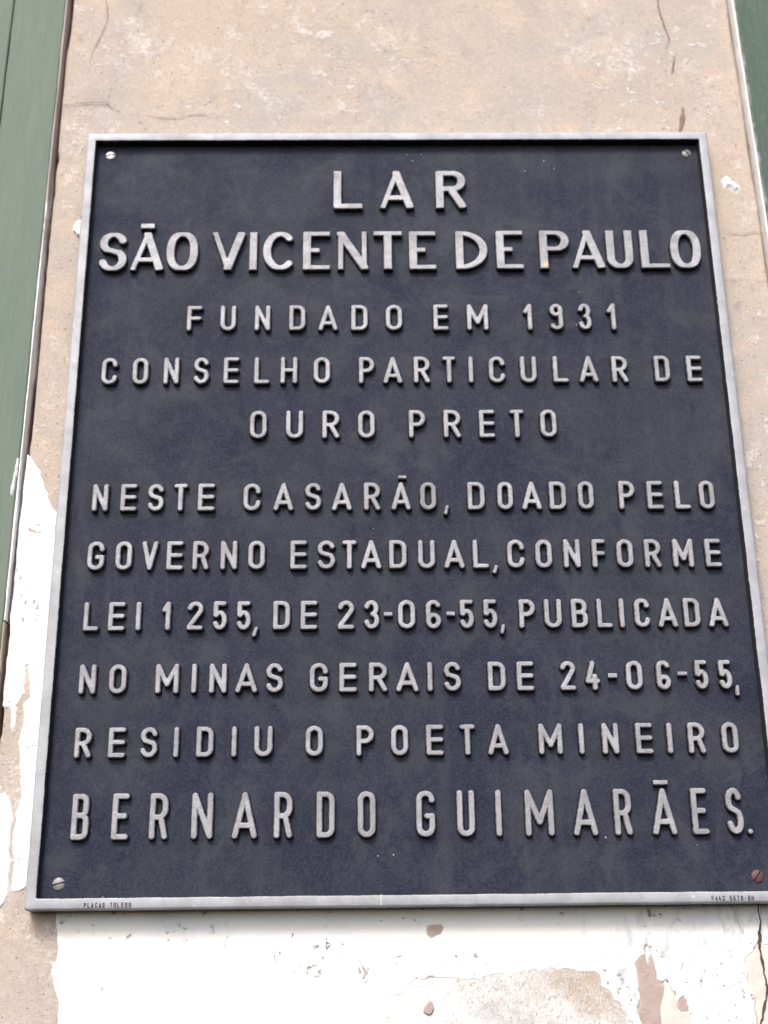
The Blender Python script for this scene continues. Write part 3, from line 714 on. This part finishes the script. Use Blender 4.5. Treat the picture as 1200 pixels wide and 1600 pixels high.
def crack(points, material, width, base, taper=True, jit=0.45, name='crack'):  # flat ribbon on the surface; its colour stands for the crevice shade
    P = [(x / 1000, y / 1000) for x, y in points]
    Q = []
    for (ax, ay), (bx, by) in zip(P[:-1], P[1:]):
        n = max(2, int(math.hypot(bx - ax, by - ay) / 0.0012))
        Q += [(ax + (bx - ax) * i / n, ay + (by - ay) * i / n) for i in range(n)]
    Q.append(P[-1])
    Q = [(x + 0.0015 * float(vnoise(np.array(x), np.array(y), 170, 3, 4)), y + 0.0015 * float(vnoise(np.array(y), np.array(x), 170, 4, 4))) for x, y in Q]
    n = len(Q)
    wd = []
    for i, (x, y) in enumerate(Q):
        k = min(1, min(i, n - 1 - i) / (0.35 * n)) if taper else 1
        wd.append(max(0.00005, width / 2 * (0.25 + 0.75 * k) * (1 + jit * 2 * float(vnoise(np.array(x), np.array(y), 150, 5, 2)))))
    segs = [(Q[i][0], Q[i][1], wd[i], Q[i + 1][0], Q[i + 1][1], wd[i + 1], 0, 0) for i in range(n - 1)]
    lo, hi = np.array(Q).min(0) - 0.003, np.array(Q).max(0) + 0.003
    V, F, t = relief((lo[0], lo[1], hi[0], hi[1]), 0.0004, lambda X, Y: capsules(X, Y, segs), lambda t, X, Y: base + 0 * t)
    return mesh_obj(name, V, F, material, wall)

B0 = WALL_Z - 0.0006                         # just inside the plaster face
o = sheet('white_paint', SHAPES['white_left'], WHITE, 0.0013, B0, 0.0008, holes=())
o['label'] = 'ragged white limewash strip left of the plaque'
o = sheet('white_paint', SHAPES['white_lower_left'], BLUISH, 0.0015, B0, 0.0008, 0.0007)
o['label'] = 'bluish white limewash remnant at the lower left'
o = sheet('white_paint', SHAPES['white_bottom'], WHITE, 0.0013, B0, 0.0008, 0.0009,
          holes=[(SHAPES['rough_patch'], 0.0045), (SHAPES['flake_long'], 0.0006), (SHAPES['flake_pale'], 0.0012), (SHAPES['flake_triangle'], 0.0),
                 (SHAPES['flake_small'], 0.0), (SHAPES['flake_crack'], 0.0015)], clip=(-0.30, -0.62, 0.40, -0.30))
o['label'] = 'white limewash with flaked holes below the plaque'
P = np.array(SHAPES['rough_patch']); c_ = P.mean(0)
o = sheet('plaster_patch', (P + (P - c_) / np.linalg.norm(P - c_, axis=1, keepdims=True) * 7).tolist(), PATCH, 0.00105, B0, 0.0008, 0.0005, 150, bevel=0.002, clip=(-0.30, -0.62, 0.40, -0.30))
o['label'] = 'rough speckled grey plaster patch'
for key, m_, lab in (('flake_long', BROWN, 'long taupe flaked patch'), ('flake_pale', PALE, 'pale beige flaked patch'),
                     ('flake_triangle', BROWN, 'small taupe triangular flake'), ('flake_small', BROWN, 'small taupe flake under the plaque'),
                     ('flake_crack', PALE, 'pale flaked strip along the crack')):
    P = np.array(SHAPES[key]); c_ = P.mean(0)
    o = sheet('flaked_patch', (P + (P - c_) / np.linalg.norm(P - c_, axis=1, keepdims=True) * 1.6).tolist(), m_, 0.0007 if m_ is BROWN else 0.0010, B0, 0.0008, 0.0003, clip=(-0.30, -0.62, 0.40, -0.30))
    o['label'] = lab
o = sheet('flaked_patch', SHAPES['flake_taupe'], BROWN, 0.0022, B0, 0.0006, 0.0006)
o['label'] = 'small taupe spot on the rough patch'
o = sheet('filler_blob', SHAPES['filler_blob'], FILLER, 0.0026, B0, 0.0005, 0.0011, 260, bevel=0.005)
o['label'] = 'white blob of filler right of the plaque'
o = sheet('paint_chip', SHAPES['chip'], FILLER, 0.0030, B0, 0.0006, 0.0004, 260)
o['label'] = 'white chip poking out left of the plaque'
C0 = WALL_Z + 0.0009
crack(CRACKS['top_left'], CRACK_BROWN, 0.0007, C0)
crack(CRACKS['left_horizontal'], CRACK_BROWN, 0.0007, C0)
crack(CRACKS['left_faint'], FAINT, 0.0007, C0)
crack(CRACKS['top_right'], CRACK_BROWN, 0.0014, C0)
crack(CRACKS['top_right_lower'], CRACK_BROWN, 0.0014, C0)
crack(CRACKS['top_right_chip'], CRACK_BROWN, 0.0040, C0)
crack(CRACKS['right_seam'], FAINT, 0.0008, C0)
crack(CRACKS['bottom_right'], DARK, 0.0016, WALL_Z + 0.0013, False)

# ------------------------------------------------------------------ green wooden frames on both sides
def slab(name, x0, x1, zb, zf, material, parent, tilt, wob=0.0006, bev=0.0012, seed=0, half=0.95, lo=None, hi=None):
    """a tall board with softened, slightly wavy arrises; leans with tilt"""
    n = 240
    ys = np.linspace(-half if lo is None else lo, half if hi is None else hi, n)
    prof = [(x0, zb), (x0, zf - bev), (x0 + bev * 0.3, zf - bev * 0.3), (x0 + bev, zf), (x1 - bev, zf), (x1 - bev * 0.3, zf - bev * 0.3), (x1, zf - bev), (x1, zb)]
    V, F = [], []
    k = len(prof)
    for i, y in enumerate(ys):
        wl = wob * float(vnoise(np.array(y), np.array(0.0), 30, seed % 6, 3))
        wr = wob * float(vnoise(np.array(y), np.array(3.0), 30, (seed + 1) % 6, 3))
        for j, (x, z) in enumerate(prof):
            V.append((x + tilt * y + (wl if j < k // 2 else wr), y, z))
    for i in range(n - 1):
        for j in range(k):
            a, b = i * k + j, i * k + (j + 1) % k
            F.append([a, b, b + k, a + k])
    F.append(list(range(k))[::-1]); F.append([(n - 1) * k + j for j in range(k)])
    return mesh_obj(name, V, F, material, parent, smooth=False)

FRONT = -0.0112
fl = empty('wooden_frame', 'faded pale green wooden frame left of the plaque', 'frame', (-0.338, 0, 0))
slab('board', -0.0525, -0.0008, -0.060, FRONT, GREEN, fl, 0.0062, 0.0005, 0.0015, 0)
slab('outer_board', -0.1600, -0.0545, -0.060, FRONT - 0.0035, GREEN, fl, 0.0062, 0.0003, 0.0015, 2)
slab('rebate', -0.0500, 0.0300, -0.075, -0.045, BAREWOOD, fl, 0.0062, 0.0002, 0.001, 1)
slab('edge_strip', -0.0007, 0.0007, -0.044, FRONT - 0.0006, SPLASH, fl, 0.0062, 0.0006, 0.0005, 3, lo=-0.123)
o = slab('edge_strip', -0.0009, 0.0004, -0.044, FRONT - 0.0010, WORNWOOD, fl, 0.0062, 0.0006, 0.0005, 2, hi=-0.1245)
o['label'] = 'bare brown wood edge below the lime'
o = sheet('lime_drip', [(-18.5 + 14.9 + a, b_) for a, b_ in [(0.6, 27), (2.4, 24), (2.2, 10), (1.4, -6), (0.2, -12), (-2.4, -11), (-2.6, -5), (-1.2, 8)]], FILLER, 0.0018, FRONT - 0.0003, 0.0005, 0.0005, 240, bevel=0.002, parent=fl, free=True)
o['label'] = 'white lime drip on the green board'
fr = empty('wooden_frame', 'dark green wooden frame with white edge, right of the plaque', 'frame', (0.3545, 0, 0))
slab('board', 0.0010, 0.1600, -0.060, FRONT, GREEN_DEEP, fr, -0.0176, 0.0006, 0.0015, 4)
slab('rebate', -0.0300, 0.0500, -0.075, -0.045, BAREWOOD, fr, -0.0176, 0.0002, 0.001, 1)
slab('edge_strip', -0.0009, 0.0009, -0.044, FRONT + 0.0002, SPLASH_W, fr, -0.0176, 0.0006, 0.0005, 5)

# ------------------------------------------------------------------ the plaque
plaque = empty('commemorative_plaque', 'dark cast metal plaque with raised grey lettering, screwed to the plaster wall', 'plaque')
HX, HY = 0.2998, 0.3584
def loop(inset, z, rad, jit=0.0, seed=0, shrink=0.0):
    hx, hy = HX - inset, HY - inset
    pts = []
    NS, NC = 150, 6
    corners = [(1, 1, 0), (-1, 1, 90), (-1, -1, 180), (1, -1, 270)]
    for q, (sx, sy, a0) in enumerate(corners):
        cx, cy = sx * (hx - rad), sy * (hy - rad)
        for i in range(NC + 1):
            a = math.radians(a0 + 90 * i / NC)
            pts.append((cx + rad * math.cos(a), cy + rad * math.sin(a)))
        nx_, ny_, _ = corners[(q + 1) % 4]
        bx, by = nx_ * (hx - rad), ny_ * (hy - rad)
        a = math.radians(a0 + 90)
        ax, ay = cx + rad * math.cos(a), cy + rad * math.sin(a)
        bx2, by2 = bx + rad * math.cos(a), by + rad * math.sin(a)
        for i in range(1, NS):
            pts.append((ax + (bx2 - ax) * i / NS, ay + (by2 - ay) * i / NS))
    P = np.array(pts)
    if jit:
        nrm = np.where(np.abs(np.abs(P[:, 0]) - hx)[:, None] < 1e-4, np.array([[1.0, 0]]), np.array([[0, 1.0]]))
        P = P + nrm * (jit * vnoise(P[:, 0], P[:, 1], 55, seed, 4))[:, None]
    return np.column_stack([P, np.full(len(P), z)])
specs = [(0.0000, -0.0165, 0.0022, 0.0003, 0.9), (0.0002, -0.0022, 0.0022, 0.0003, 0.15), (0.0005, -0.0010, 0.0022, 0.0003, 0.0), (0.0012, -0.0003, 0.0020, 0.0002, 0.0),
         (0.0022, 0.0000, 0.0016, 0.0002, 0.0), (0.0056, 0.00004, 0.0012, 0.0002, 0.0), (0.0080, 0.0, 0.0010, 0.0004, 0.0), (0.0086, -0.0001, 0.0010, 0.0005, 0.18),
         (0.0090, -0.0005, 0.0010, 0.0003, 0.75), (0.0094, -0.0040, 0.0010, 0.0003, 1.0), (0.0099, -0.0090, 0.0010, 0.0003, 1.0)]
loops = [loop(i, z, r, j, 2) for i, z, r, j, p in specs]
k = len(loops[0])
V = np.concatenate(loops)
F = []
for a in range(len(loops) - 1):
    for i in range(k):
        j = (i + 1) % k
        F.append([a * k + i, a * k + j, (a + 1) * k + j, (a + 1) * k + i])
paint = np.concatenate([np.full(k, s[4]) for s in specs])
mesh_obj('rim', V, F, RIM, plaque, attrs={'paint': paint})

n = 150
xs, ys = np.linspace(-(HX - 0.0094), HX - 0.0094, n), np.linspace(-(HY - 0.0094), HY - 0.0094, n)
X, Y = np.meshgrid(xs, ys)
V = np.stack([X.ravel(), Y.ravel(), (PLATE_Z + 0.00012 * vnoise(X, Y, 18, 3, 3)).ravel()], 1)
F = [[j * n + i, j * n + i + 1, (j + 1) * n + i + 1, (j + 1) * n + i] for j in range(n - 1) for i in range(n - 1)]
q = len(V)
V = np.concatenate([V, [(-HX + 0.001, -HY + 0.001, -0.0160), (HX - 0.001, -HY + 0.001, -0.0160), (HX - 0.001, HY - 0.001, -0.0160), (-HX + 0.001, HY - 0.001, -0.0160)]])
F.append([q + 3, q + 2, q + 1, q])
mesh_obj('plate', V, F, PLATE, plaque)

DIN = (2.42, 2.32, False)
STYLES = [(3.95, 2.95, True), (3.95, 2.55, True)] + [DIN] * 8 + [(2.65, 2.60, False)]
DEPTH = [5.3, 5.3] + [5.0] * 8 + [4.7]
SHOWN = {'SAO': 'SÃO', 'CASARAO,': 'CASARÃO,', 'GUIMARAES.': 'GUIMARÃES.'}
STAINS = [(22.6, 232.2, 2.6), (135.5, 213.2, 2.8), (180.5, -135.8, 2.0), (32, -176.5, 1.6)]
cas = dict((w, l) for ln in LETTERING for w, l in ln)['CASARAO,']
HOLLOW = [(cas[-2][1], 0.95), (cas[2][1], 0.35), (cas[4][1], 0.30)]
for li, words in enumerate(LETTERING):
    first = words[0][1][0]
    lx, ly = first[1] / 1000, first[3] / 1000
    row = bpy.data.objects.new('inscription_line', None)
    COL.objects.link(row)
    row.parent = plaque
    row.empty_display_size = 0.01
    row['label'] = 'raised line reading ' + ' '.join(SHOWN.get(w, w) for w, l in words)
    for w, letters in words:
        o = cast_word('word', letters, STYLES[li], row, DEPTH[li], STAINS, HOLLOW if w == 'CASARAO,' else ())
        o['label'] = 'raised word ' + SHOWN.get(w, w)

# small filled engraving on the lower rim
def engraving(text, x0, x1, y0, y1, lab):
    step = (x1 - x0) / len(text)
    VV, FF, base = [], [], 0
    for i, c in enumerate(text):
        if c == ' ': continue
        w = step * (0.62 if c not in 'I1-.' else 0.3)
        cx = x0 + (i + 0.5) * step + rng.uniform(-0.12, 0.12)
        dy = rng.uniform(-0.15, 0.15)
        yy0, yy1 = y0 + dy, y1 + dy
        if c == '-': yy0, yy1 = (y0 + y1) / 2 - 0.3, (y0 + y1) / 2 + 0.3
        segs = letter_segments(c, cx, w, yy0, yy1, (0.27, 0.27, False))
        V, F, t = relief((cx - w, yy0 - 1, cx + w, yy1 + 1), 0.11, lambda X, Y: capsules(X, Y, segs), lambda t, X, Y: 0.32 + 0 * t)
        VV.append(V / 1000); FF += [[j + base for j in f] for f in F]; base += len(V)
    o = mesh_obj('engraving', np.concatenate(VV), FF, INK, plaque)
    o['label'] = lab
engraving('PLACAS TOLEDO', -254.0, -216.5, -356.4, -352.9, 'tiny black engraving at the left end of the lower rim')
engraving('F442 5678-BH', 232.6, 266.6, -356.3, -352.7, 'tiny black engraving at the right end of the lower rim')

def screw(x, y, rad, ang, material, lab, z=PLATE_Z, dome=1.5):
    ca, sa = math.cos(math.radians(ang)), math.sin(math.radians(ang))
    def hgt(t, X, Y):
        r = np.hypot(X, Y) / rad
        s = np.abs(-X * sa + Y * ca)
        hz = 0.7 * sstep(t / 0.5) + dome * (1 - r ** 2) * 0.6
        return hz - 1.3 * (1 - sstep((s - 0.42) / 0.28)) * sstep(t / 0.2)
    V, F, t = relief((-rad - 1, -rad - 1, rad + 1, rad + 1), 0.20, lambda X, Y: np.hypot(X, Y) - rad, hgt)
    o = mesh_obj('screw', V / 1000, F, material, plaque, (x / 1000, y / 1000, z - 0.0001))
    o['label'] = lab
screw(-277.7, 338.0, 4.7, 12, STEEL, 'bright slotted screw in the upper left corner')
screw(279.7, 338.8, 4.6, 125, DULL, 'dull grey slotted screw in the upper right corner')
screw(-276.0, -338.1, 5.1, 14, DULL, 'dull grey slotted screw in the lower left corner')
screw(273.3, -337.8, 5.1, 52, RUST, 'rusty red slotted screw in the lower right corner')

# specks of white paint on the dark plate
VV, FF, base = [], [], 0
for i, (x, y) in enumerate(SPECKS):
    rad = rng.choice([0.36, 0.46, 0.32, 0.4])
    ph = rng.uniform(0, 40)
    V, F, t = relief((x - 2, y - 2, x + 2, y + 2), 0.15, lambda X, Y: np.hypot(X - x, (Y - y) * 0.8) - rad + 0.25 * vnoise(X + ph, Y, 0.9, 1, 2),
                     lambda t, X, Y: 0.30 * sstep(t / 0.3) + 0.10)
    if len(V) < 4: continue
    VV.append(V / 1000); FF += [[j + base for j in f] for f in F]; base += len(V)
o = mesh_obj('paint_specks', np.concatenate(VV), FF, SPECK, plaque, (0, 0, PLATE_Z))
o['kind'] = 'stuff'

Vk, Fk, t = relief((-26, -360, -21, -346), 0.12, lambda X, Y: capsules(X, Y, [(-23.5, -349.6, 0.55, -23.8, -351.0, 0.28, 0, 0), (-23.8, -351.0, 0.28, -23.9, -356.8, 0.38, 0, 0)]), lambda t, X, Y: 0.25 * sstep(t / 0.25) + 0.05)
o = mesh_obj('paint_drip', Vk / 1000, Fk, SPECK, plaque)
o['label'] = 'thin white paint drip across the lower rim'
